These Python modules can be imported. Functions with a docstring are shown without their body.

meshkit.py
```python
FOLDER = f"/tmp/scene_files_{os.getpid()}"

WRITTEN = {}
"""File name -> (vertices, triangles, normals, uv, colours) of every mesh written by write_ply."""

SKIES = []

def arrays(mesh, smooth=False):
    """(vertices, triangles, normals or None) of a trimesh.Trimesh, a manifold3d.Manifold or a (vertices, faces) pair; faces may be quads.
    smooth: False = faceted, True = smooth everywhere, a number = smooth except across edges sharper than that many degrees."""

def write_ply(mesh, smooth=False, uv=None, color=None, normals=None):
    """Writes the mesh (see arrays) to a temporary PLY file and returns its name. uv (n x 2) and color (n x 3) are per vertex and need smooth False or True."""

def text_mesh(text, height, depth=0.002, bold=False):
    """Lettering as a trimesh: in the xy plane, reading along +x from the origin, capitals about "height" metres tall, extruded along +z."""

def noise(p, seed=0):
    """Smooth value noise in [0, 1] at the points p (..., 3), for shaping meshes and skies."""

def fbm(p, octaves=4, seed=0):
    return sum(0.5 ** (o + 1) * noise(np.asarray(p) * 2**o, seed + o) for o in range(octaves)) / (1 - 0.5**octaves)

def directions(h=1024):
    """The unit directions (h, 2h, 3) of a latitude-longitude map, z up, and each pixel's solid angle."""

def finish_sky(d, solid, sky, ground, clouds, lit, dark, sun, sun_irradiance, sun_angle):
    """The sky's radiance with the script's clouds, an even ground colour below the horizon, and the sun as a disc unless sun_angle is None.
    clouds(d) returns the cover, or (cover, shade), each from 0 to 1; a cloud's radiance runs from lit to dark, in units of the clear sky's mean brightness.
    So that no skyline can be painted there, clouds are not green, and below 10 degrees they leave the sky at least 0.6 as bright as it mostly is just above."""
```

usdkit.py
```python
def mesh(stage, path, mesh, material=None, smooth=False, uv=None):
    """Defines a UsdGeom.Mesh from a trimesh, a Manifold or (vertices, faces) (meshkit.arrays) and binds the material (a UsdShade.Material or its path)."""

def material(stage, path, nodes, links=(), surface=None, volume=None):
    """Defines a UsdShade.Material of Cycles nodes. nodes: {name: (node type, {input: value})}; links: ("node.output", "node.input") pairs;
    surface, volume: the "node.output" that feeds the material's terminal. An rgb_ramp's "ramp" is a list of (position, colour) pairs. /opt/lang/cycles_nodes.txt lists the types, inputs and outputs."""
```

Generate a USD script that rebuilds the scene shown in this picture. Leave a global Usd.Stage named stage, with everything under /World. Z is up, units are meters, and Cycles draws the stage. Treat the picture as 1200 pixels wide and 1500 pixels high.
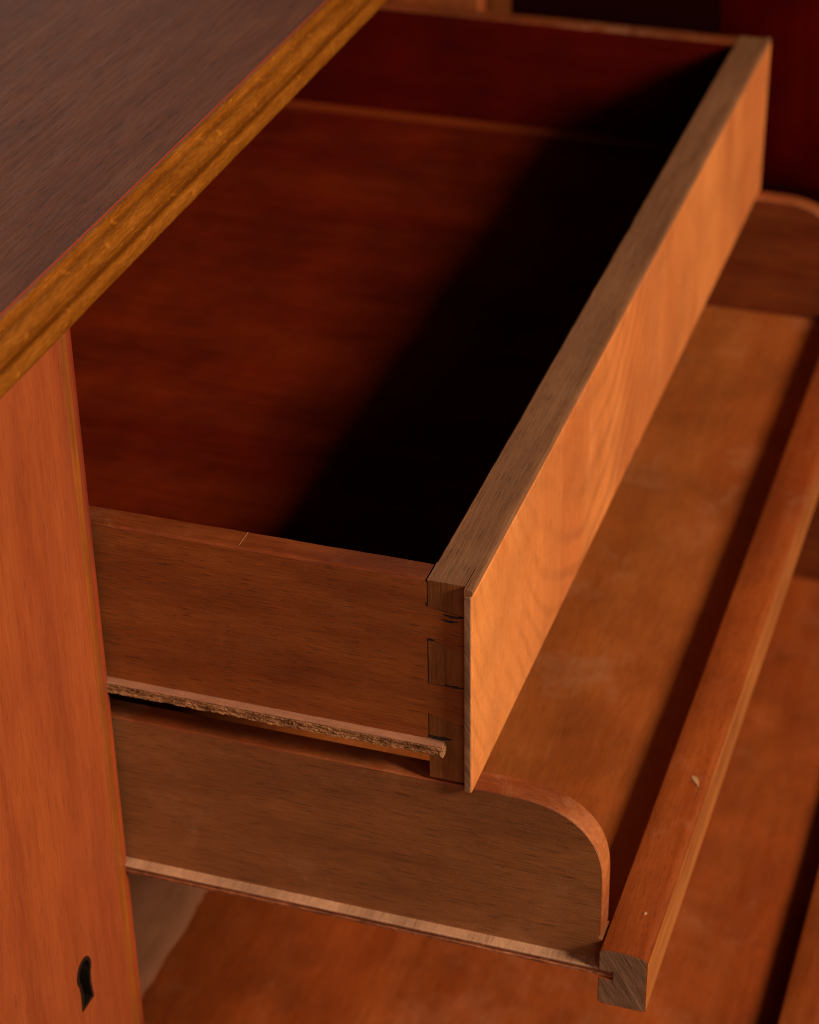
import math, random
import numpy as np, trimesh, manifold3d as m3
from shapely.geometry import Polygon, box as sbox
from shapely.ops import unary_union
from pxr import Usd, UsdGeom, UsdLux, UsdShade, Gf, Sdf, Vt
import usdkit, meshkit

random.seed(7); np.random.seed(7)
stage = Usd.Stage.CreateInMemory()
UsdGeom.SetStageUpAxis(stage, UsdGeom.Tokens.z); UsdGeom.SetStageMetersPerUnit(stage, 1.0)
UsdGeom.Xform.Define(stage, '/World'); UsdGeom.Scope.Define(stage, '/World/Looks')
Z0 = 0.70            # the drawer's top edge stands this high; all coordinates below are (x along the front, o out of the front, z from that edge)

def W(x, o, z): return np.array([x, -o, z + Z0], float)

# ---------------------------------------------------------------- camera
C = np.array([-0.63614, -0.2108, 0.45464]) + [0, 0, Z0]
pitch, yaw, roll, fpx = 0.56481, 0.3285, -0.01715, 3318.72
fw = np.array([math.cos(pitch)*math.cos(yaw), math.cos(pitch)*math.sin(yaw), -math.sin(pitch)])
rt = np.cross(fw, [0, 0, 1]); rt /= np.linalg.norm(rt); up = np.cross(rt, fw)
rt, up = math.cos(roll)*rt + math.sin(roll)*up, -math.sin(roll)*rt + math.cos(roll)*up
cam = UsdGeom.Camera.Define(stage, '/World/camera')
M = Gf.Matrix4d(*rt, 0, *up, 0, *(-fw), 0, *C, 1)
cam.AddTransformOp().Set(M)
cam.CreateHorizontalApertureAttr(24.0); cam.CreateVerticalApertureAttr(30.0)
cam.CreateFocalLengthAttr(24.0*fpx/1200)
cam.CreateClippingRangeAttr(Gf.Vec2f(0.01, 50))
cam.CreateFStopAttr(8.8); cam.CreateFocusDistanceAttr(float((W(0.0, 0.0, -0.03) - C) @ fw))
cam.CreateExposureAttr(0.0)

# ---------------------------------------------------------------- lamps
def lamp(name, pos, target, w, h, intensity, color):
    l = UsdLux.RectLight.Define(stage, '/World/' + name)
    z = np.array(pos) - np.array(target); z /= np.linalg.norm(z)
    x = np.cross([0, 0, 1], z); x /= np.linalg.norm(x); y = np.cross(z, x)
    l.AddTransformOp().Set(Gf.Matrix4d(*x, 0, *y, 0, *z, 0, *pos, 1))
    l.CreateWidthAttr(w); l.CreateHeightAttr(h); l.CreateIntensityAttr(intensity); l.CreateColorAttr(Gf.Vec3f(*color))
kd = np.array([-0.24, 1.0, 0.545]); kd /= np.linalg.norm(kd)
kt = np.array([0.05, 0.0, -0.06])
kp = kt + 2.5*kd
lamp('key_lamp', W(*kp), W(*kt), 0.52, 0.52, 104, (1.0, 0.86, 0.68))
lamp('fill_lamp', W(-2.4, 0.9, 0.45), W(0, 0, -0.1), 1.4, 1.0, 1.75, (1.0, 0.87, 0.74))
lamp('added_lift_lamp', W(-1.65, 1.45, 0.70), W(0, 0, -0.2), 0.9, 0.9, 2.6, (1.0, 0.85, 0.70))  # added lamp without a known source, lifts the shaded low tray floor
lamp('back_lamp', W(1.15, -1.02, 0.80), W(0.15, -0.3, 0.12), 0.9, 0.9, 1.0, (1.0, 0.82, 0.70))

# ---------------------------------------------------------------- materials
def wood(name, dark, light, grain='x', fine=900, k=0.04, pores=0.5, pore_len=0.05, broad=45, rough=0.42, bump=0.25, seed=0.0, streak=0.35, mottle=0.25, rings=0.0, spec=0.5, ringscale=9.0, coat=0.0, mid=0.55, micro=0.10, rot=None, scuff=0.0, scuff_color=(0.5, 0.26, 0.13), scuff_scale=34.0, cath=None):
    """Varnished timber: streaks and pores drawn out along the grain, slow changes of tone, optional growth rings."""
    def sc(s, kk): return tuple(s*(kk if a == grain else 1.0) for a in 'xyz')
    loc = (seed*3.17, seed*1.91, seed*2.3)
    n = {
     'g': ('geometry', {}),
     'm0': ('mapping', {'scale': sc(1.0, k), 'location': loc}),
     'm1': ('mapping', {'scale': sc(1.0, pore_len), 'location': loc}),
     'm2': ('mapping', {'scale': sc(1.0, 0.16), 'location': loc}),
     'nb': ('noise_texture', {'scale': broad, 'detail': 3.0, 'roughness': 0.55, 'distortion': 0.6}),
     'nw': ('noise_texture', {'scale': 30.0, 'detail': 2.0}),
     'nf': ('noise_texture', {'scale': fine, 'detail': 4.0, 'roughness': 0.62}),
     'nm': ('noise_texture', {'scale': fine*0.32, 'detail': 3.0, 'roughness': 0.55}),
     'np': ('noise_texture', {'scale': fine*1.5, 'detail': 1.5, 'roughness': 0.5}),
     'ni': ('noise_texture', {'scale': 22.0, 'detail': 4.0, 'roughness': 0.6}),
     'ng': ('noise_texture', {'scale': 1900.0, 'detail': 2.0}),
     'rb': ('map_range', {'from_min': 0.34, 'from_max': 0.66, 'to_min': 0.0, 'to_max': 1.0, 'clamp': True}),
     'rm': ('map_range', {'from_min': 0.3, 'from_max': 0.7, 'to_min': -0.5, 'to_max': 0.5}),
     'rf': ('map_range', {'from_min': 0.3, 'from_max': 0.7, 'to_min': 1.0-streak, 'to_max': 1.0+streak*0.55}),
     'rp': ('map_range', {'from_min': 0.60, 'from_max': 0.70, 'to_min': 1.0, 'to_max': 1.0-pores, 'clamp': True}),
     'ri': ('map_range', {'from_min': 0.3, 'from_max': 0.7, 'to_min': 1.0-mottle, 'to_max': 1.0+mottle*0.7}),
     'add': ('math', {'math_type': 'multiply_add', 'value2': mid}),
     'rg2': ('map_range', {'from_min': 0.3, 'from_max': 0.7, 'to_min': 1.0-micro, 'to_max': 1.0+micro}), 'x0': ('math', {'math_type': 'multiply'}),
     'cl': ('clamp', {}),
     'c': ('mix_color', {'a': dark, 'b': light}),
     'x1': ('math', {'math_type': 'multiply'}), 'x2': ('math', {'math_type': 'multiply'}),
     'cc': ('combine_color', {}),
     'mul': ('mix_color', {'blend_type': 'multiply', 'fac': 1.0, 'use_clamp': False}),
     'hb': ('math', {'math_type': 'multiply_add', 'value2': 0.9}),
     'hb2': ('math', {'math_type': 'multiply_add', 'value2': 0.35}),
     'rr': ('map_range', {'from_min': 0.25, 'from_max': 0.75, 'to_min': rough-0.07, 'to_max': rough+0.1}),
     'b': ('bump', {'strength': bump, 'distance': 0.0006}),
     'p': ('principled_bsdf', {'specular_ior_level': spec, 'coat_weight': coat, 'coat_roughness': 0.25}),
    }
    l = [('g.position', 'm0.vector'), ('g.position', 'm1.vector'), ('g.position', 'm2.vector'), ('g.position', 'ni.vector'), ('g.position', 'ng.vector'),
     ('m2.vector', 'nb.vector'), ('m0.vector', 'nf.vector'), ('m0.vector', 'nm.vector'), ('m1.vector', 'np.vector'),
     ('nb.fac', 'rb.value'), ('nm.fac', 'rm.value'), ('rm.result', 'add.value1'), ('rb.result', 'add.value3'), ('add.value', 'cl.value'), ('cl.result', 'c.fac'),
     ('nf.fac', 'rf.value'), ('np.fac', 'rp.value'), ('ni.fac', 'ri.value'), ('ng.fac', 'rg2.value'), ('rf.result', 'x0.value1'), ('rg2.result', 'x0.value2'),
     ('x0.value', 'x1.value1'), ('rp.result', 'x1.value2'), ('x1.value', 'x2.value1'), ('ri.result', 'x2.value2'),
     ('x2.value', 'cc.r'), ('x2.value', 'cc.g'), ('x2.value', 'cc.b'), ('c.result', 'mul.a'), ('cc.color', 'mul.b'),
     ('rp.result', 'hb.value1'), ('nf.fac', 'hb.value3'), ('ng.fac', 'hb2.value1'), ('hb.value', 'hb2.value3'), ('hb2.value', 'b.height'), ('b.normal', 'p.normal'),
     ('nm.fac', 'rr.value'), ('rr.result', 'p.roughness'), ('mul.result', 'p.base_color')]
    if rings:
        n['mr'] = ('mapping', {'scale': sc(1.0, 0.42), 'location': loc})
        n['nr'] = ('noise_texture', {'scale': ringscale, 'detail': 1.0, 'roughness': 0.4})
        n['sr'] = ('math', {'math_type': 'multiply', 'value2': 55.0})
        n['sn'] = ('math', {'math_type': 'sine'})
        n['rg'] = ('map_range', {'from_min': -1.0, 'from_max': 1.0, 'to_min': 1.0-rings, 'to_max': 1.0+rings*0.4})
        n['x3'] = ('math', {'math_type': 'multiply'})
        l = [a for a in l if not (a[0] == 'x2.value')]
        l += [('g.position', 'mr.vector'), ('mr.vector', 'nr.vector'), ('nr.fac', 'sr.value1'), ('sr.value', 'sn.value1'), ('sn.value', 'rg.value'),
              ('rg.result', 'x3.value1'), ('x2.value', 'x3.value2'), ('x3.value', 'cc.r'), ('x3.value', 'cc.g'), ('x3.value', 'cc.b')]
    if cath:
        # growth rings cut by the face: nested arches about x = xc, opening upwards
        xc, zc, curv, per, amp = cath
        n.update({'sx': ('separate_xyz', {}), 'dx': ('math', {'math_type': 'subtract', 'value2': xc}), 'dx2': ('math', {'math_type': 'multiply'}), 'cv': ('math', {'math_type': 'multiply_add', 'value2': -curv}),
                  'nq': ('noise_texture', {'scale': 9.0, 'detail': 2.0}), 'wq': ('math', {'math_type': 'multiply_add', 'value2': 0.06}), 'fq': ('math', {'math_type': 'multiply', 'value2': 6.283/per}),
                  'sq': ('math', {'math_type': 'sine'}), 'rq': ('map_range', {'from_min': 0.1, 'from_max': 1.0, 'to_min': 1.0, 'to_max': 1.0-amp, 'clamp': True}), 'xq': ('math', {'math_type': 'multiply'}), 'na': ('noise_texture', {'scale': 11.0, 'detail': 1.0}),
                  'ra': ('map_range', {'from_min': 0.28, 'from_max': 0.52, 'clamp': True}), 'mq': ('mix_float', {'a': 1.0})})
        l = [a for a in l if not (a[0] == 'x2.value' and a[1].startswith('cc'))]
        l += [('g.position', 'sx.vector'), ('sx.x', 'dx.value1'), ('dx.value', 'dx2.value1'), ('dx.value', 'dx2.value2'), ('dx2.value', 'cv.value1'), ('sx.z', 'cv.value3'), ('g.position', 'nq.vector'), ('g.position', 'na.vector'),
              ('nq.fac', 'wq.value1'), ('cv.value', 'wq.value3'), ('wq.value', 'fq.value1'), ('fq.value', 'sq.value1'), ('sq.value', 'rq.value'), ('na.fac', 'ra.value'), ('ra.result', 'mq.fac'), ('rq.result', 'mq.b'),
              ('x2.value', 'xq.value1'), ('mq.result', 'xq.value2'), ('xq.value', 'cc.r'), ('xq.value', 'cc.g'), ('xq.value', 'cc.b')]
    if scuff:
        n.update({'ns': ('noise_texture', {'scale': scuff_scale, 'detail': 6.0, 'roughness': 0.72, 'distortion': 0.4}), 'ns2': ('noise_texture', {'scale': 7.0, 'detail': 2.0}), 'sa': ('math', {'math_type': 'multiply_add', 'value2': 0.5}),
                  'rs': ('map_range', {'from_min': 0.80, 'from_max': 0.98, 'to_min': 0.0, 'to_max': scuff, 'clamp': True}), 'ms': ('mix_color', {'b': scuff_color})})
        l = [a for a in l if a != ('mul.result', 'p.base_color')] + [('g.position', 'ns.vector'), ('g.position', 'ns2.vector'), ('ns2.fac', 'sa.value1'), ('ns.fac', 'sa.value3'), ('sa.value', 'rs.value'), ('rs.result', 'ms.fac'), ('mul.result', 'ms.a'), ('ms.result', 'p.base_color')]
    if rot:
        n['pre'] = ('mapping', {'rotation': rot})
        l = [(('pre.vector' if a == 'g.position' else a), b) for a, b in l] + [('g.position', 'pre.vector')]
    return usdkit.material(stage, '/World/Looks/' + name, n, l, surface='p.BSDF')

def speckled(name, dark, mid, light, scale=420, rough=0.4, bump=0.6, stretch=(1, 1, 1), spec=0.5, spots=0.0):
    """Worn lacquer or torn fibre: blotches of three tones and a rough relief; spots adds pale dents."""
    n = {'g': ('geometry', {}), 'm': ('mapping', {'scale': stretch}),
     'n1': ('noise_texture', {'scale': scale, 'detail': 5.0, 'roughness': 0.65}),
     'n2': ('noise_texture', {'scale': scale*0.16, 'detail': 3.0, 'roughness': 0.6}),
     'a': ('math', {'math_type': 'multiply_add', 'value2': 0.55}), 'h': ('math', {'math_type': 'multiply', 'value2': 0.45}),
     'r': ('rgb_ramp', {'ramp': [(0.0, dark), (0.36, dark), (0.5, mid), (0.66, light), (1.0, light)]}),
     'b': ('bump', {'strength': bump, 'distance': 0.0008}),
     'p': ('principled_bsdf', {'roughness': rough, 'specular_ior_level': spec})}
    l = [('g.position', 'm.vector'), ('m.vector', 'n1.vector'), ('m.vector', 'n2.vector'), ('n2.fac', 'h.value1'), ('n1.fac', 'a.value1'), ('h.value', 'a.value3'),
     ('a.value', 'r.fac'), ('n1.fac', 'b.height'), ('b.normal', 'p.normal')]
    if spots:
        n['v'] = ('voronoi_texture', {'scale': 95.0, 'randomness': 1.0})
        n['vs'] = ('map_range', {'from_min': 0.10, 'from_max': 0.17, 'to_min': spots, 'to_max': 0.0, 'clamp': True})
        n['mx'] = ('mix_color', {'b': tuple(min(1, c*2.2) for c in light)})
        l += [('g.position', 'v.vector'), ('v.distance', 'vs.value'), ('vs.result', 'mx.fac'), ('r.color', 'mx.a'), ('mx.result', 'p.base_color')]
    else:
        l += [('r.color', 'p.base_color')]
    return usdkit.material(stage, '/World/Looks/' + name, n, l, surface='p.BSDF')

def plain(name, color, rough=0.5, metallic=0.0, spec=0.5):
    return usdkit.material(stage, '/World/Looks/' + name, {'n': ('noise_texture', {'scale': 700.0, 'detail': 3.0}), 'g': ('geometry', {}), 'b': ('bump', {'strength': 0.3, 'distance': 0.0004}),
        'p': ('principled_bsdf', {'base_color': color, 'roughness': rough, 'metallic': metallic, 'specular_ior_level': spec})}, [('g.position', 'n.vector'), ('n.fac', 'b.height'), ('b.normal', 'p.normal')], surface='p.BSDF')

T = {}
T['top'] = wood('table_top_veneer', (0.150, 0.038, 0.0140), (0.195, 0.055, 0.0215), 'x', fine=1350, k=0.045, pores=0.55, pore_len=0.05, rough=0.55, bump=0.2, seed=1, streak=0.36, mottle=0.08, spec=0.33, broad=70, mid=0.16)
T['mould'] = speckled('worn_gold_brown_lacquer', (0.155, 0.039, 0.0026), (0.225, 0.061, 0.0044), (0.32, 0.098, 0.010), scale=1150, rough=0.27, bump=0.5, stretch=(0.2, 1, 1), spots=0.22)
T['veneer_edge'] = plain('red_veneer_edge', (0.25, 0.034, 0.006), 0.45)
T['door'] = wood('door_veneer', (0.250, 0.040, 0.0062), (0.325, 0.060, 0.0098), 'z', fine=1250, k=0.035, pores=0.30, rough=0.55, bump=0.12, seed=2, streak=0.17, mottle=0.05, broad=50, mid=0.12, spec=0.4)
T['door_band'] = wood('door_edge_band', (0.215, 0.046, 0.0042), (0.30, 0.068, 0.0064), 'z', fine=420, k=0.03, pores=0.2, rough=0.42, bump=0.15, seed=3, streak=0.25)
T['door_lip'] = wood('door_edge_lipping', (0.15, 0.015, 0.003), (0.29, 0.042, 0.006), 'z', fine=380, k=0.02, pores=0.2, rough=0.42, bump=0.15, seed=4, streak=0.25)
T['front'] = wood('pale_orange_mahogany', (0.50, 0.122, 0.021), (0.68, 0.205, 0.041), 'z', fine=1500, k=0.20, pores=0.18, pore_len=0.14, rough=0.62, bump=0.2, seed=5, streak=0.11, mottle=0.18, broad=12, mid=0.12, micro=0.14, cath=(0.17, 0.0, 6.0, 0.017, 0.20), scuff=0.14, scuff_color=(0.76, 0.36, 0.13))
T['front_board'] = wood('grey_brown_mahogany', (0.200, 0.074, 0.027), (0.285, 0.110, 0.043), 'x', fine=1250, k=0.03, pores=0.4, rough=0.52, bump=0.3, seed=6, streak=0.26, mottle=0.12, mid=0.25, scuff=0.12)
T['pin'] = wood('pin_end_grain', (0.150, 0.042, 0.0075), (0.215, 0.066, 0.0120), 'z', fine=1100, k=0.10, pores=0.3, rough=0.6, bump=0.3, seed=7, streak=0.26, spec=0.3, mid=0.3)
T['side'] = wood('drawer_side_mahogany', (0.165, 0.032, 0.0040), (0.26, 0.062, 0.0088), 'y', fine=1350, k=0.06, pores=0.5, pore_len=0.06, rough=0.58, bump=0.22, seed=8, streak=0.24, mottle=0.16, spec=0.3, mid=0.3, scuff=0.10)
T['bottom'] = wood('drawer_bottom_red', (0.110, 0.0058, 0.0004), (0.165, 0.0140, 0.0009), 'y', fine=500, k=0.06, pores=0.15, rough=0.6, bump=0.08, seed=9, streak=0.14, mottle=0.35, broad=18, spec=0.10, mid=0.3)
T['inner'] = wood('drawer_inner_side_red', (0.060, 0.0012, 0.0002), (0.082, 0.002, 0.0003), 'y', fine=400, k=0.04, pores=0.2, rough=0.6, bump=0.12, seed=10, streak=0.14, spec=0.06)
T['side_top'] = wood('drawer_side_top_edge', (0.150, 0.024, 0.0040), (0.245, 0.050, 0.0095), 'y', fine=1000, k=0.12, pores=0.25, rough=0.45, bump=0.25, seed=22, streak=0.2, mottle=0.3, mid=0.3, scuff=0.5, scuff_color=(0.34, 0.14, 0.065), scuff_scale=50.0)
T['tray_side'] = wood('tray_side_brown', (0.185, 0.057, 0.0135), (0.275, 0.089, 0.024), 'y', fine=1350, k=0.07, pores=0.42, rough=0.55, bump=0.2, seed=11, streak=0.2, mottle=0.12, spec=0.35, mid=0.3, scuff=0.12)
T['tray_edge'] = wood('tray_rounded_edge', (0.24, 0.044, 0.0070), (0.37, 0.098, 0.022), 'y', fine=900, k=0.3, pores=0.2, rough=0.5, bump=0.2, seed=12, streak=0.2, mottle=0.3, mid=0.3, scuff=0.35, scuff_color=(0.55, 0.27, 0.13))
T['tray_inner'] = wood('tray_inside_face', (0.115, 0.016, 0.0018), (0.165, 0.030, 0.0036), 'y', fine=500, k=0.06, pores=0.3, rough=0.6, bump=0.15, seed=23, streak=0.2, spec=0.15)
T['tray_floor'] = wood('tray_floor_orange', (0.305, 0.060, 0.0068), (0.375, 0.088, 0.0132), 'x', fine=850, k=0.08, pores=0.22, pore_len=0.10, rough=0.58, bump=0.1, seed=13, streak=0.17, mottle=0.24, broad=24, mid=0.28, spec=0.3, scuff=0.32, scuff_color=(0.46, 0.19, 0.085))
T['tray_floor_low'] = wood('low_tray_floor_red', (0.285, 0.046, 0.0052), (0.37, 0.073, 0.0110), 'x', fine=700, k=0.09, pores=0.18, pore_len=0.10, rough=0.55, bump=0.1, seed=33, streak=0.15, mottle=0.30, broad=20, mid=0.25, spec=0.3, scuff=0.32, scuff_color=(0.45, 0.15, 0.06), scuff_scale=24.0)
T['rail'] = wood('front_rail_orange', (0.225, 0.037, 0.0045), (0.305, 0.061, 0.0088), 'x', fine=1200, k=0.06, pores=0.38, pore_len=0.10, rough=0.46, bump=0.2, seed=14, streak=0.16, mottle=0.22, spec=0.35, mid=0.3, scuff=0.18)
T['rail_front'] = wood('front_rail_face', (0.34, 0.085, 0.016), (0.46, 0.135, 0.030), 'x', fine=420, k=0.03, pores=0.25, rough=0.42, bump=0.2, seed=24, streak=0.3, mottle=0.15, spec=0.4)
T['rail_end'] = wood('rail_end_grain', (0.125, 0.052, 0.022), (0.24, 0.108, 0.050), 'z', fine=650, k=0.12, pores=0.3, rough=0.65, bump=0.4, seed=15, streak=0.35, mid=1.0, rot=(0.5, 0, 0))
T['worn'] = wood('light_painted_floor', (0.50, 0.185, 0.075), (0.62, 0.24, 0.105), 'x', fine=300, k=0.14, pores=0.08, rough=0.65, bump=0.08, seed=25, streak=0.09, mottle=0.25, broad=30)  # lighter colour painted in to brighten the shaded tray floor, no wear
T['raw'] = wood('raw_ply_face', (0.38, 0.175, 0.085), (0.50, 0.245, 0.125), 'x', fine=600, k=0.25, pores=0.25, rough=0.65, bump=0.3, seed=16, streak=0.15)
T['raw_pink'] = wood('raw_panel_face', (0.31, 0.120, 0.056), (0.40, 0.16, 0.082), 'y', fine=900, k=0.10, pores=0.2, rough=0.6, bump=0.3, seed=17, streak=0.2)
T['chip'] = speckled('torn_fibre_edge', (0.06, 0.020, 0.006), (0.27, 0.110, 0.038), (0.46, 0.21, 0.088), scale=1100, rough=0.75, bump=0.8, stretch=(1, 0.8, 1), spec=0.2)
T['core'] = speckled('ply_core', (0.10, 0.022, 0.006), (0.26, 0.065, 0.016), (0.42, 0.14, 0.05), scale=700, rough=0.65, bump=0.8, stretch=(1, 0.25, 1))
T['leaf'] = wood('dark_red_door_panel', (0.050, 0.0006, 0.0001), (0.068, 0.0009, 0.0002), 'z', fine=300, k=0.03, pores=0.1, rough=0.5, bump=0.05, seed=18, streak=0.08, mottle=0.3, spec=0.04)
T['black'] = plain('painted_shade_black', (0.0110, 0.0005, 0.0002), 0.7, 0.0, 0.02)  # shade put into the colour of the far door
T['joint'] = plain('red_joint_sheen', (0.15, 0.019, 0.0016), 0.55, 0.0, 0.15)  # lighter red that paints the sheen along the drawer joint
T['carcass'] = wood('carcass_mahogany', (0.24, 0.045, 0.008), (0.36, 0.08, 0.014), 'z', fine=500, k=0.04, pores=0.3, rough=0.45, bump=0.15, seed=19)
T['bronze'] = plain('blackened_bronze', (0.018, 0.011, 0.007), 0.45, 0.5, 0.3)
T['hole'] = plain('keyhole_dark', (0.004, 0.003, 0.002), 0.6)
T['pale'] = plain('pale_bare_wood', (0.46, 0.23, 0.10), 0.6)
T['scratch'] = plain('pale_scratch', (0.30, 0.11, 0.042), 0.6)

# ---------------------------------------------------------------- helpers
used, base = {}, {}
def numbered(path):
    k = used.get(path, -1) + 1; used[path] = k
    return path if k == 0 else f'{path}_{k:03d}'
def thing(name, label, cat, at, group=None):
    path = numbered('/World/' + name); x = UsdGeom.Xform.Define(stage, path); x.AddTranslateOp().Set(Gf.Vec3d(*map(float, at)))
    p = x.GetPrim(); p.SetCustomDataByKey('label', label); p.SetCustomDataByKey('category', cat)
    if group: p.SetCustomDataByKey('group', group)
    base[path] = np.array(at, float); return path
def part(name, mesh, mat, parent, smooth=35, label=None):
    """mesh in (x, o, z): mirrored into the world and set down under its parent as one Mesh."""
    path = numbered(parent + '/' + name)
    v, f, _ = meshkit.arrays(mesh, False) if not isinstance(mesh, trimesh.Trimesh) else (mesh.vertices, mesh.faces, None)
    root = '/'.join(path.split('/')[:3])
    v = np.array(v, float); v = np.stack([v[:, 0], -v[:, 1], v[:, 2] + Z0], 1) - base[root]
    t = trimesh.Trimesh(v, np.asarray(f)[:, ::-1], process=False)
    m = usdkit.mesh(stage, path, t, T[mat], smooth=smooth)
    if label: m.GetPrim().SetCustomDataByKey('label', label)
    return path

def tri(man):
    m = man.to_mesh(); return trimesh.Trimesh(np.array(m.vert_properties)[:, :3], np.array(m.tri_verts), process=False)
def rbox(x0, x1, o0, o1, z0, z1, r=0.0006, n=8):
    s = m3.Manifold.sphere(r, n)
    return m3.Manifold.batch_hull([s.translate([x, o, z]) for x in (x0+r, x1-r) for o in (o0+r, o1-r) for z in (z0+r, z1-r)])
def prism_x(poly, x0, x1):
    """A shapely outline in (o, z) drawn out along x."""
    polys = [np.array(poly.exterior.coords)[:-1]] + [np.array(i.coords)[:-1] for i in poly.interiors]
    cs = m3.CrossSection([list(map(tuple, p)) for p in polys], m3.FillRule.EvenOdd)
    m = m3.Manifold.extrude(cs, x1-x0)          # (o, z, x)
    t = tri(m); v = t.vertices; return trimesh.Trimesh(np.stack([v[:, 2]+x0, v[:, 0], v[:, 1]], 1), t.faces, process=False)
def prism_o(poly, o0, o1):
    """A shapely outline in (x, z) drawn out along o."""
    polys = [np.array(poly.exterior.coords)[:-1]] + [np.array(i.coords)[:-1] for i in poly.interiors]
    cs = m3.CrossSection([list(map(tuple, p)) for p in polys], m3.FillRule.EvenOdd)
    t = tri(m3.Manifold.extrude(cs, o1-o0)); v = t.vertices
    return trimesh.Trimesh(np.stack([v[:, 0], v[:, 2]+o0, v[:, 1]], 1), t.faces[:, ::-1], process=False)
def noise1(t, seed, octaves=4):
    r = np.random.RandomState(seed); out = np.zeros_like(t)
    for k in range(octaves):
        g = r.uniform(-1, 1, 4096); x = t*2**k + 37.7*k; i = np.floor(x).astype(int); f = x-i; f = f*f*(3-2*f)
        out += (g[i % 4096]*(1-f)+g[(i+1) % 4096]*f)/2**k*0.6
    return out
def loft(profile, a0, a1, n, axis, wob=None):
    """A closed profile (list of 2D points) drawn along x ('x': profile is (o, z)) or o ('o': profile is (x, z)) in n steps; wob(point index, t) moves its points."""
    P = np.array(profile, float); k = len(P); t = np.linspace(a0, a1, n); V = []
    for j in range(k):
        d = wob(j, t) if wob is not None else np.zeros((n, 2))
        q = P[j] + d
        V.append(np.stack([t, q[:, 0], q[:, 1]], 1) if axis == 'x' else np.stack([q[:, 0], t, q[:, 1]], 1))
    V = np.stack(V, 1).reshape(-1, 3); F = []
    for i in range(n-1):
        for j in range(k):
            a, b, c, d = i*k+j, i*k+(j+1) % k, (i+1)*k+(j+1) % k, (i+1)*k+j
            F += [(a, b, c), (a, c, d)]
    import mapbox_earcut
    ear = mapbox_earcut.triangulate_float64(P, np.array([k], np.uint32)).reshape(-1, 3)
    F += [tuple(e) for e in ear] + [tuple(e[::-1] + (n-1)*k) for e in ear]
    m = trimesh.Trimesh(V, np.array(F), process=False); trimesh.repair.fix_normals(m); return m

# ================================================================ cabinet
cab = thing('cabinet', 'mahogany cabinet with dark top, gold-brown moulded edge and keyhole door', 'cabinet', W(0.3, -0.4, -0.70))
TOPZ, XL, XR, BACK = 0.1182, -0.52, 1.10, -0.62
part('top_panel', rbox(XL, XR, BACK, -0.1248, 0.0968, TOPZ, 0.0004), 'top', cab, label='dark brown veneered cabinet top with fine grain')
prof = [(-0.1250, 0.1224), (-0.1236, 0.1229), (-0.1227, 0.1225), (-0.1223, 0.1216), (-0.1226, 0.1206), (-0.1228, 0.1196), (-0.1222, 0.1188), (-0.1208, 0.1186), (-0.1194, 0.1182),
        (-0.1181, 0.1170), (-0.1173, 0.1152), (-0.1171, 0.1134), (-0.1177, 0.1116), (-0.1192, 0.1104), (-0.1212, 0.1094), (-0.1228, 0.1082), (-0.1234, 0.1066), (-0.1228, 0.1054), (-0.1214, 0.1050), (-0.1200, 0.1054), (-0.1190, 0.1056),
        (-0.1182, 0.1050), (-0.1177, 0.1036), (-0.1175, 0.1012), (-0.1177, 0.0990), (-0.1182, 0.0975), (-0.1190, 0.0967), (-0.1250, 0.0967)]
def mwob(j, t):
    if j in (0, len(prof)-1): return np.zeros((len(t), 2))
    a = 0.00016*noise1(t*260+j*0.35, 3) + 0.00010*noise1(t*40, 5)
    return np.stack([a, 0.00007*noise1(t*180+j*0.5, 9)], 1)
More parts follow.
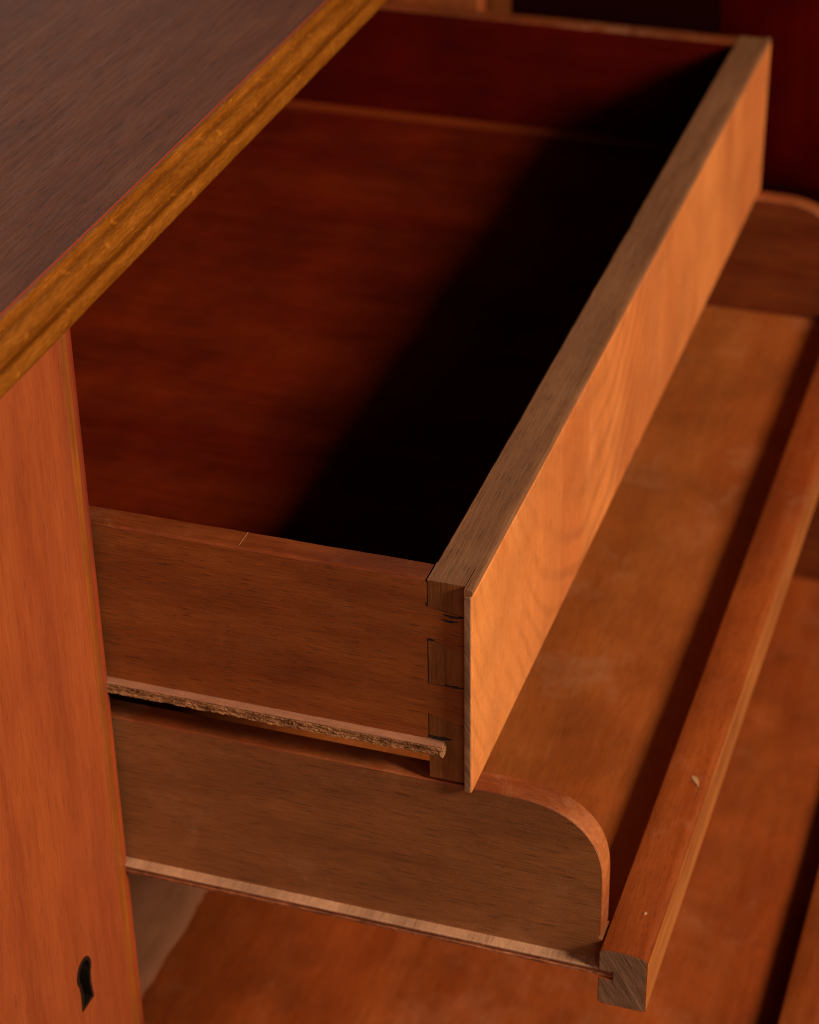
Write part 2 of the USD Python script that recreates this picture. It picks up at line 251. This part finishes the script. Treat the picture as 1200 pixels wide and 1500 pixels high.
part('edge_moulding', loft([(o, 0.0967 + (z-0.0967)*0.815) for o, z in prof], XL, XR, 1300, 'x', mwob), 'mould', cab, smooth=60, label='worn gold-brown moulding along the edge of the top')
part('veneer_edge', rbox(XL, XR, -0.1252, -0.1242, 0.1165, 0.1184, 0.0003), 'veneer_edge', cab)
# carcass
part('side_panel', rbox(XL+0.02, XL+0.038, BACK+0.01, -0.15, -0.68, 0.0964), 'carcass', cab)
part('side_panel', rbox(XR-0.038, XR-0.02, BACK+0.01, -0.15, -0.68, 0.0964), 'carcass', cab)
part('partition', rbox(-0.034, -0.010, BACK+0.01, -0.151, -0.68, 0.0964), 'carcass', cab)
part('partition', rbox(0.5715, 0.5875, BACK+0.01, -0.1535, -0.68, 0.0964, 0.0008), 'carcass', cab)
part('back_panel', rbox(XL+0.022, XR-0.022, BACK, BACK+0.009, -0.68, 0.0964), 'carcass', cab)
part('base_panel', rbox(XL+0.022, XR-0.022, BACK+0.01, -0.152, -0.70, -0.6805), 'carcass', cab)
# closed door with its keyhole
kx, kz = -0.0477, -0.1885
def keyhole(s):
    top = [(kx + (0.0062+s)*math.sin(a), -0.1829 + (0.0066+s)*math.cos(a)) for a in np.linspace(-2.2, 2.2, 22)]
    return Polygon(top + [(kx+0.0044+s, -0.1915), (kx+0.0054+s, -0.2008-s), (kx-0.0050-s, -0.2003-s), (kx-0.0044-s, -0.1915)])
hole = keyhole(0.0)
dpoly = sbox(-0.45, -0.67, -0.01150, 0.0962).difference(keyhole(0.0001))
HX = kx
d = part('door', prism_o(dpoly, -0.1485, -0.1305), 'door', cab, label='closed red-brown door with a black keyhole')
part('edge_band', rbox(-0.01145, -0.0056, -0.1485, -0.1302, -0.67, 0.0962, 0.0009), 'door_band', d, label='golden-brown strip beside the edge of the door')
part('edge_lipping', rbox(-0.0056, -0.0020, -0.1485, -0.1303, -0.67, 0.0962, 0.0008), 'door_lip', d, label='red lipping on the edge of the door')
part('keyhole_rim', prism_o(hole.difference(keyhole(-0.0016)), -0.138, -0.1302), 'bronze', d, label='blackened metal rim of the keyhole')
part('keyhole', prism_o(keyhole(0.0), -0.1484, -0.1385), 'hole', d)
part('lock_pin', rbox(kx-0.0022, kx+0.0024, -0.1384, -0.1340, -0.1996, -0.1960, 0.0010), 'bronze', d, label='bit of dull metal deep in the keyhole')
# open door leaf on the far side
lf = part('door', rbox(0.6130, 0.630, -0.146, 0.36, -0.67, 0.0962, 0.0008), 'black', cab, label='open far door with shade painted in as near-black colour')  # near-black colour stands in for the shade on this leaf
qs = np.linspace(0, 0.06, 11)
pv = [(0.6132-0.53*(q-q*q/0.12), o, z) for q in qs for o in (-0.020+q, 0.34-q) for z in (-0.107+q, 0.0945-0.25*q)]  # wide bevel shaped to turn from the key and fade to dark
part('door_panel', trimesh.convex.convex_hull(np.array(pv)), 'leaf', lf, smooth=50, label='dark red panel inside the open far door, bevel shaped to darken its edges')
part('hinge', rbox(0.588, 0.6120, -0.165, -0.149, -0.52, -0.46, 0.001), 'bronze', cab)

# ================================================================ drawer
WD, S, T1, TL, E = 0.5646, 0.0115, 0.0146, 0.0179, 0.0026
dr = thing('drawer', 'pulled-out upper drawer with dovetailed corner and pale orange front', 'drawer', W(0.28, -0.25, -0.0905))
B0 = -0.56
pins = [Polygon([(0.0, 0.001), (T1, 0.001), (T1, -0.0125), (0.0, -0.0102)]), Polygon([(0.0, -0.0246), (T1, -0.0284), (T1, -0.0440), (0.0, -0.0448)]), Polygon([(0.0, -0.0589), (T1, -0.0622), (T1, -0.095), (0.0, -0.095)])]
sp = unary_union([sbox(B0, -0.0752, 0.0, 0.0), sbox(-0.001, -0.0752, T1-0.0003, 0.0)]).difference(unary_union([p.buffer(0.00019, join_style=2) for p in pins]))
sp = sp if sp.geom_type == 'Polygon' else max(sp.geoms, key=lambda g: g.area)
top_r = 0.0012
def softened(t, x0, x1, zt, r=0.0011, o_hi=-0.001):
    return t
s1 = part('side', prism_x(sp, 0.0, S), 'side', dr, label='near side of the drawer, brown with tails at the corner')
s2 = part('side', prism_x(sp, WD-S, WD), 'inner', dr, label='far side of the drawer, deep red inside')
# worn, rounded top edges of the sides, a little lighter
for k, x0 in enumerate((0.0, WD-S)):
    pr = [(x0+0.0001, 0.0001), (x0+0.0003, 0.0007), (x0+0.0012, 0.0013), (x0+S-0.0014, 0.0013), (x0+S-0.0004, 0.0006), (x0+S-0.0001, 0.0001)]
    def w(j, t): return np.stack([0.00012*noise1(t*150+j, 20+k), 0.00016*noise1(t*120+j*0.3, 30+k)*(1 if 0 < j < 5 else 0)], 1)
    part('edge_strip', loft(pr, B0, -0.0006, 420, 'o', w), 'side_top', (s1, s2)[k], smooth=50, label='reddish worn top edge')
def nick(t, seed, amp=0.00013):
    a = noise1(t*130, seed, 4); b = noise1(t*33, seed+1, 3)
    return amp*a - np.clip(b-0.62, 0, 1)*0.0011
body = [(0.0, -0.0885), (0.0, 0.0007), (0.0006, 0.0013), (T1, 0.0013), (T1, -0.0885)]
fr = part('front', loft(body, S+0.0002, WD-S-0.0002, 500, 'x', lambda j, t: np.stack([-nick(t, 201)*(j in (1, 2)), nick(t, 203)*(j in (1, 2))], 1)), 'front_board', dr, smooth=40, label='grey-brown front board of the drawer')
lip = [(T1+0.00002, -0.0011), (T1+0.00002, 0.0013), (TL-0.0009, 0.0013), (TL-0.0003, 0.0008), (TL-0.0003, -0.0011)]
part('top_lip', loft(lip, -E+0.0003, WD+E-0.0006, 800, 'x', lambda j, t: np.stack([nick(t, 211)*(j in (2, 3)), nick(t, 213)*(j in (2, 3))], 1)), 'front_board', fr, smooth=40)
for x0, x1 in ((0.0001, S+0.0004), (WD-S-0.0004, WD-0.0001)):
    for q, pp in enumerate(pins):
        zmin, zmax = -0.0885, 0.0012
        pq = pp.intersection(sbox(0.0003, zmin, T1, zmax if q == 0 else 1))
        part('dovetail_pin', prism_x(pq, x0, x1), 'front_board' if False else 'pin', fr)
    part('top_strip', rbox(x0, x1, 0.0001, T1-0.0004, 0.0009, 0.00132, 0.0001), 'front_board', fr)
fac = [(T1+0.0001, -0.0903), (T1+0.0001, -0.0011), (TL-0.0006, -0.0011), (TL-0.0001, -0.0015), (TL, -0.0024), (TL, -0.0893), (TL-0.0004, -0.0903)]
def facing():
    pts = []
    for s in (0, 1):
        for x, sh in ((-E, 1.0), (-E+0.0004, 0.45), (-E+0.0012, 0.0)):
            X = x if s == 0 else WD - x
            for (o, z) in fac:
                oo = min(o, TL - 0.0009*sh) if o > T1+0.0005 else o
                zz = z - 0.0012*sh if z > -0.01 else z
                pts.append((X, oo, zz))
    return trimesh.convex.convex_hull(np.array(pts))
part('front_facing', facing(), 'front', fr, smooth=40, label='pale orange figured facing of the drawer front')
part('facing_end', rbox(-E-0.0003, -E+0.0004, T1+0.0001, TL-0.0007, -0.0901, -0.0013, 0.0003), 'rail_end', fr, label='grey-brown sawn end of the front facing')
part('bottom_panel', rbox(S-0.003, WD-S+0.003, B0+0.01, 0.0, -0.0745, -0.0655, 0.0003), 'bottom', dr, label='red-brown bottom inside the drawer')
# the tongue of the bottom panel that slides in the cabinet, its torn edge
def tongue(x_in, x_out, z_top, z_bot, o0, o1, seed, mat_top, mat_edge, parent):
    sg = -1 if x_out < x_in else 1
    L = abs(x_out-x_in)
    X = lambda a: x_in + sg*a
    pr = [(X(-0.001), z_top), (X(L-0.0014), z_top), (X(L-0.0006), z_top-0.0002), (X(L-0.0006), z_top-0.0006), (X(L-0.0012), z_top-0.0009), (X(-0.001), z_top-0.0009)]
    n = int((o1-o0)*1400)
    def w(j, t):
        if j in (0, 5): return np.zeros((len(t), 2))
        return np.stack([sg*0.00018*noise1(t*300, seed), 0.00005*noise1(t*90, seed+1)], 1)
    b = part('tongue', loft(pr, o0, o1, n, 'o', w), mat_top, parent, smooth=50, label='raw tongue of the bottom panel along the drawer side')
    k = 9; pr2 = [(X(-0.001), z_top-0.0008)] + [(X(L-0.0002-0.0006*math.sin(math.pi*i/(k-1))*0.4), z_top-0.0008+(z_bot-z_top+0.0008)*i/(k-1)) for i in range(k)] + [(X(-0.001), z_bot)]
    def w2(j, t):
        if j in (0, k+1): return np.zeros((len(t), 2))
        r = noise1(t*620+j*17.3, seed+40+j, 4); r2 = noise1(t*230+j*1.7, seed+9, 3)
        return np.stack([sg*(0.00034*r+0.0003*r2), 0.00016*noise1(t*500, seed+80+j)], 1)
    part('torn_edge', loft(pr2, o0, o1+0.0007, n*2, 'o', w2), mat_edge, b, smooth=False, label='torn splintered edge of the tongue')
tongue(0.0, -0.0043, -0.0703, -0.0746, B0+0.02, 0.0064, 11, 'raw_pink', 'chip', dr)
tongue(WD, WD+0.0043, -0.0703, -0.0746, B0+0.02, 0.0064, 17, 'raw_pink', 'chip', dr)
part('splinter', trimesh.convex.convex_hull(np.array([(-0.0030, 0.0050, -0.0712), (-0.0046, 0.0058, -0.0738), (-0.0052, 0.0072, -0.0742), (-0.0040, 0.0076, -0.0722), (-0.0047, 0.0074, -0.0735), (-0.0036, 0.0066, -0.0748)])), 'pale', dr, label='pale splinter at the end of the tongue')
def sliver(o0, o1, z0, z1, seed, x=-0.00012, d=0.0006):
    q = np.random.RandomState(seed); n = 9; t = np.linspace(0, 1, n)
    up_ = [(o0+(o1-o0)*a, z1+(z0-z1)*0.2*abs(math.sin(7*a+seed))+q.uniform(-1, 1)*0.0002) for a in t]; lo = [(o0+(o1-o0)*a, z1-(z1-z0)*math.sin(math.pi*min(1, a*0.8+0.12))+q.uniform(-1, 1)*0.0002) for a in t[::-1]]
    return prism_x(Polygon(up_+lo).buffer(0), x, x+d)
for a in ((0.0060, T1-0.0002, -0.0136, -0.0122, 1), (0.0052, 0.0118, -0.0158, -0.0146, 2), (0.0066, T1-0.0003, -0.0448, -0.0439, 3), (0.0002, 0.0032, -0.0252, -0.0243, 4), (-0.0002, 0.0090, -0.0702, -0.0684, 5), (-0.0004, 0.0002, -0.0104, -0.0085, 6)):
    part('torn_gap', sliver(*a), 'hole', s1, label='dark torn gap beside a dovetail pin')
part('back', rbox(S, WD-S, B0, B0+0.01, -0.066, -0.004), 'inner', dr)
part('joint_sheen_strip', prism_o(Polygon([(WD-S, -0.0655), (WD-S-0.0035, -0.0655), (WD-S-0.0030, -0.0640), (WD-S-0.0015, -0.0626), (WD-S, -0.0620)]), B0+0.01, -0.002), 'joint', dr, label='thin red strip standing in for the sheen along the far joint of side and bottom')  # added strip, paints the bright line where side meets bottom
part('scratch', rbox(0.0012, S-0.0012, -0.0729, -0.0725, 0.00115, 0.00148, 0.0001), 'scratch', s1, label='pale scratch across the top edge')

# ================================================================ trays
def tray(path, zt, zb, of, rail_o, rail_t, rail_b, zf, x0=0.0, side_mat='tray_side', back=-0.56, near=True, floor_mat='tray_floor'):
    """Open-fronted tray: sides with rounded front corners, low front rail, ply bottom whose edges slide in the cabinet."""
    a = np.linspace(0, math.pi/2, 20); rx, rz, e = 0.039, 0.0355, 2/2.45
    arc = [(of-rx+rx*math.sin(t)**e, zt-rz+rz*math.cos(t)**e) for t in a]
    out = [(back, zb), (back, zt)] + arc + [(of, zf+0.0118), (of-0.0005, zf+0.0110), (of-0.0005, zf+0.0099), (of+0.0009, zf+0.0096), (of+0.0009, zb)]
    P = Polygon(out)
    for sx in ((0.0, S), (WD-S, WD)):
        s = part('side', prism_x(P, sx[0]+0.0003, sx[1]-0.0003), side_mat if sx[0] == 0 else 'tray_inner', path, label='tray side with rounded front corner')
        # eased edge band following the top and the rounded corner
        c = np.array([(back, zt)] + [(o, zt) for o in np.linspace(back, of-rx, 120)[1:-1]] + arc + [(of, z) for z in np.linspace(zt-rz, zf+0.0118, 14)[1:]])
        d = np.gradient(c, axis=0); d /= np.linalg.norm(d, axis=1)[:, None]; nrm = np.stack([-d[:, 1], d[:, 0]], 1)
        sec = [(sx[0]+0.0006, -0.0008), (sx[0]+0.00025, -0.0001), (sx[0]+0.0005, 0.0004), (sx[0]+0.0012, 0.0006), (sx[1]-0.0012, 0.0006), (sx[1]-0.0005, 0.0004), (sx[1]-0.00025, -0.0001), (sx[1]-0.0006, -0.0008)]
        n, k = len(c), len(sec)
        V = np.array([[(x, c[i, 0]+nrm[i, 0]*h, c[i, 1]+nrm[i, 1]*h) for x, h in sec] for i in range(n)]).reshape(-1, 3); F = []
        for i in range(n-1):
            for j in range(k):
                p, q, r, u = i*k+j, i*k+(j+1) % k, (i+1)*k+(j+1) % k, (i+1)*k+j; F += [(p, q, r), (p, r, u)]
        F += [(0, j+1, j) for j in range(1, k-1)] + [((n-1)*k, (n-1)*k+j, (n-1)*k+j+1) for j in range(1, k-1)]
        b = trimesh.Trimesh(V, np.array(F), process=False); trimesh.repair.fix_normals(b)
        part('edge_strip', b, 'tray_edge', s, smooth=40, label='orange rounded edge of the tray side')
    part('back', rbox(S, WD-S, back, back+0.01, zf, zt-0.02), side_mat, path)
    part('bottom_panel', rbox(S-0.002, WD-S+0.002, back+0.01, of+0.0012, zf-0.0035, zf, 0.0003), floor_mat, path, label='orange-brown bottom of the tray')
    PX = 0.0056
    for sg, xi in ((-1, 0.0), (1, WD)):
        if sg == -1 and not near: continue
        n = 800; lay = [(PX-0.0010, zb+0.0002, zb-0.0009, 'raw', 0.00010), (PX-0.0014, zb-0.00092, zb-0.0022, 'core', 0.0003), (PX-0.0008, zb-0.00222, zb-0.0036, 'core', 0.0002)]
        for q, (L, zh, zl, mt, am) in enumerate(lay):
            pr = [(xi-sg*0.003, zl), (xi-sg*0.003, zh), (xi+sg*(L-0.0004), zh), (xi+sg*L, zh-0.0003), (xi+sg*L, zl+0.0002), (xi+sg*(L-0.0003), zl)]
            def w(j, t):
                if j < 2: return np.zeros((len(t), 2))
                r = noise1(t*420, 60+q, 4); r = np.where(r > 0.45, r*0.3, r) - (noise1(t*160, 70+q, 3) > 0.62)*1.6*(q > 0)
                return np.stack([sg*am*r, 0.3*am*noise1(t*300, 90+q)], 1)
            part('tongue', loft(pr, back+0.02, of+0.0066, n, 'o', w), mt, path, smooth=30, label='ply edge of the tray bottom' if q else 'pale top ply of the tray bottom')
    # front rail with a slightly domed top, sawn ends with a groove for the ply
    rw = 0.0190; ro, rb, rtz = rail_o, rail_b, rail_t
    dome = [(ro+0.0008+(rw-0.0022)*i/12, rtz+0.0012*math.sin(math.pi*(0.15+0.85*i/12))*1.0-0.0004) for i in range(13)]
    R = Polygon([(ro, rb+0.0012), (ro, rtz-0.0010)] + dome + [(ro+rw-0.0004, rtz-0.0010), (ro+rw, rtz-0.0022), (ro+rw, rb+0.0004), (ro+rw-0.0004, rb), (ro+0.0012, rb+0.0002)])
    R = R.difference(sbox(ro-0.01, zb-0.0038, ro+0.0056, zb+0.0001))
    r = part('front_rail', prism_x(R, -PX+0.0002, WD+PX-0.0002), 'rail', path, smooth=32, label='square front rail of the tray')
    part('rail_face', rbox(-PX+0.0004, WD+PX-0.0004, ro+rw-0.0002, ro+rw+0.0004, rb+0.0012, rtz-0.0032, 0.0003), 'rail_front', r, label='striped front face of the rail')
    Rin = R.buffer(-0.00035)
    for x in ((-PX, -PX+0.0004), (WD+PX-0.0004, WD+PX)):
        part('rail_end', prism_x(Rin, *x), 'rail_end', r, label='sawn end grain of the rail')
    return r

t2 = thing('tray', 'open tray with rounded side below the drawer, square front rail', 'tray', W(0.28, -0.25, -0.185))
r2 = tray(t2, -0.0906, -0.1629, 0.0684, 0.0696, -0.1524, -0.1800, -0.1622)
def flake(cx, co, z, a, b, ang, h=0.00025):
    t = np.linspace(0, 2*math.pi, 11)[:-1]; r = 1+0.25*np.sin(3*t+1)
    p = np.stack([cx+a*r*np.cos(t)*math.cos(ang)-b*r*np.sin(t)*math.sin(ang), co+a*r*np.cos(t)*math.sin(ang)+b*r*np.sin(t)*math.cos(ang)], 1)
    V = [(x, o, z-0.0004) for x, o in p] + [(cx+(x-cx)*0.7, co+(o-co)*0.7, z+h) for x, o in p]
    return trimesh.convex.convex_hull(np.array(V))
part('chip', flake(0.1051, 0.0829, -0.1518, 0.0040, 0.0013, 2.6), 'pale', r2, label='pale chip on the top of the rail')
part('chip', flake(0.0189, 0.0818, -0.1517, 0.0009, 0.0006, 0.5), 'pale', r2, label='small pale dent in the rail near its end')

t3 = thing('tray', 'lowest tray, seen only as an orange floor and far rail', 'tray', W(0.28, -0.2, -0.37))
tray(t3, -0.276, -0.3440, 0.1195, 0.1208, -0.3338, -0.361, -0.3432, floor_mat='tray_floor_low')
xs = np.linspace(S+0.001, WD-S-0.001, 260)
ed = -0.1810 + 0.0022*noise1(xs*22, 301, 4) + 0.0016*noise1(xs*85, 302, 3) - 0.010*np.clip(noise1(xs*12+3, 303, 2)-0.15, 0, 1)  # edge follows the shadow boundary of the tray above
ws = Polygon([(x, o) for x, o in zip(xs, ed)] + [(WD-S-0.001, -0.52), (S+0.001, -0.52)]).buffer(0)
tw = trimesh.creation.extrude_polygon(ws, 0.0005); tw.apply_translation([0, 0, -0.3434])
part('painted_light_strip', tw, 'worn', t3, label='paler brown strip painted in to lift the shaded back of the tray floor')  # painted light: paler sheet over the shaded part of the floor
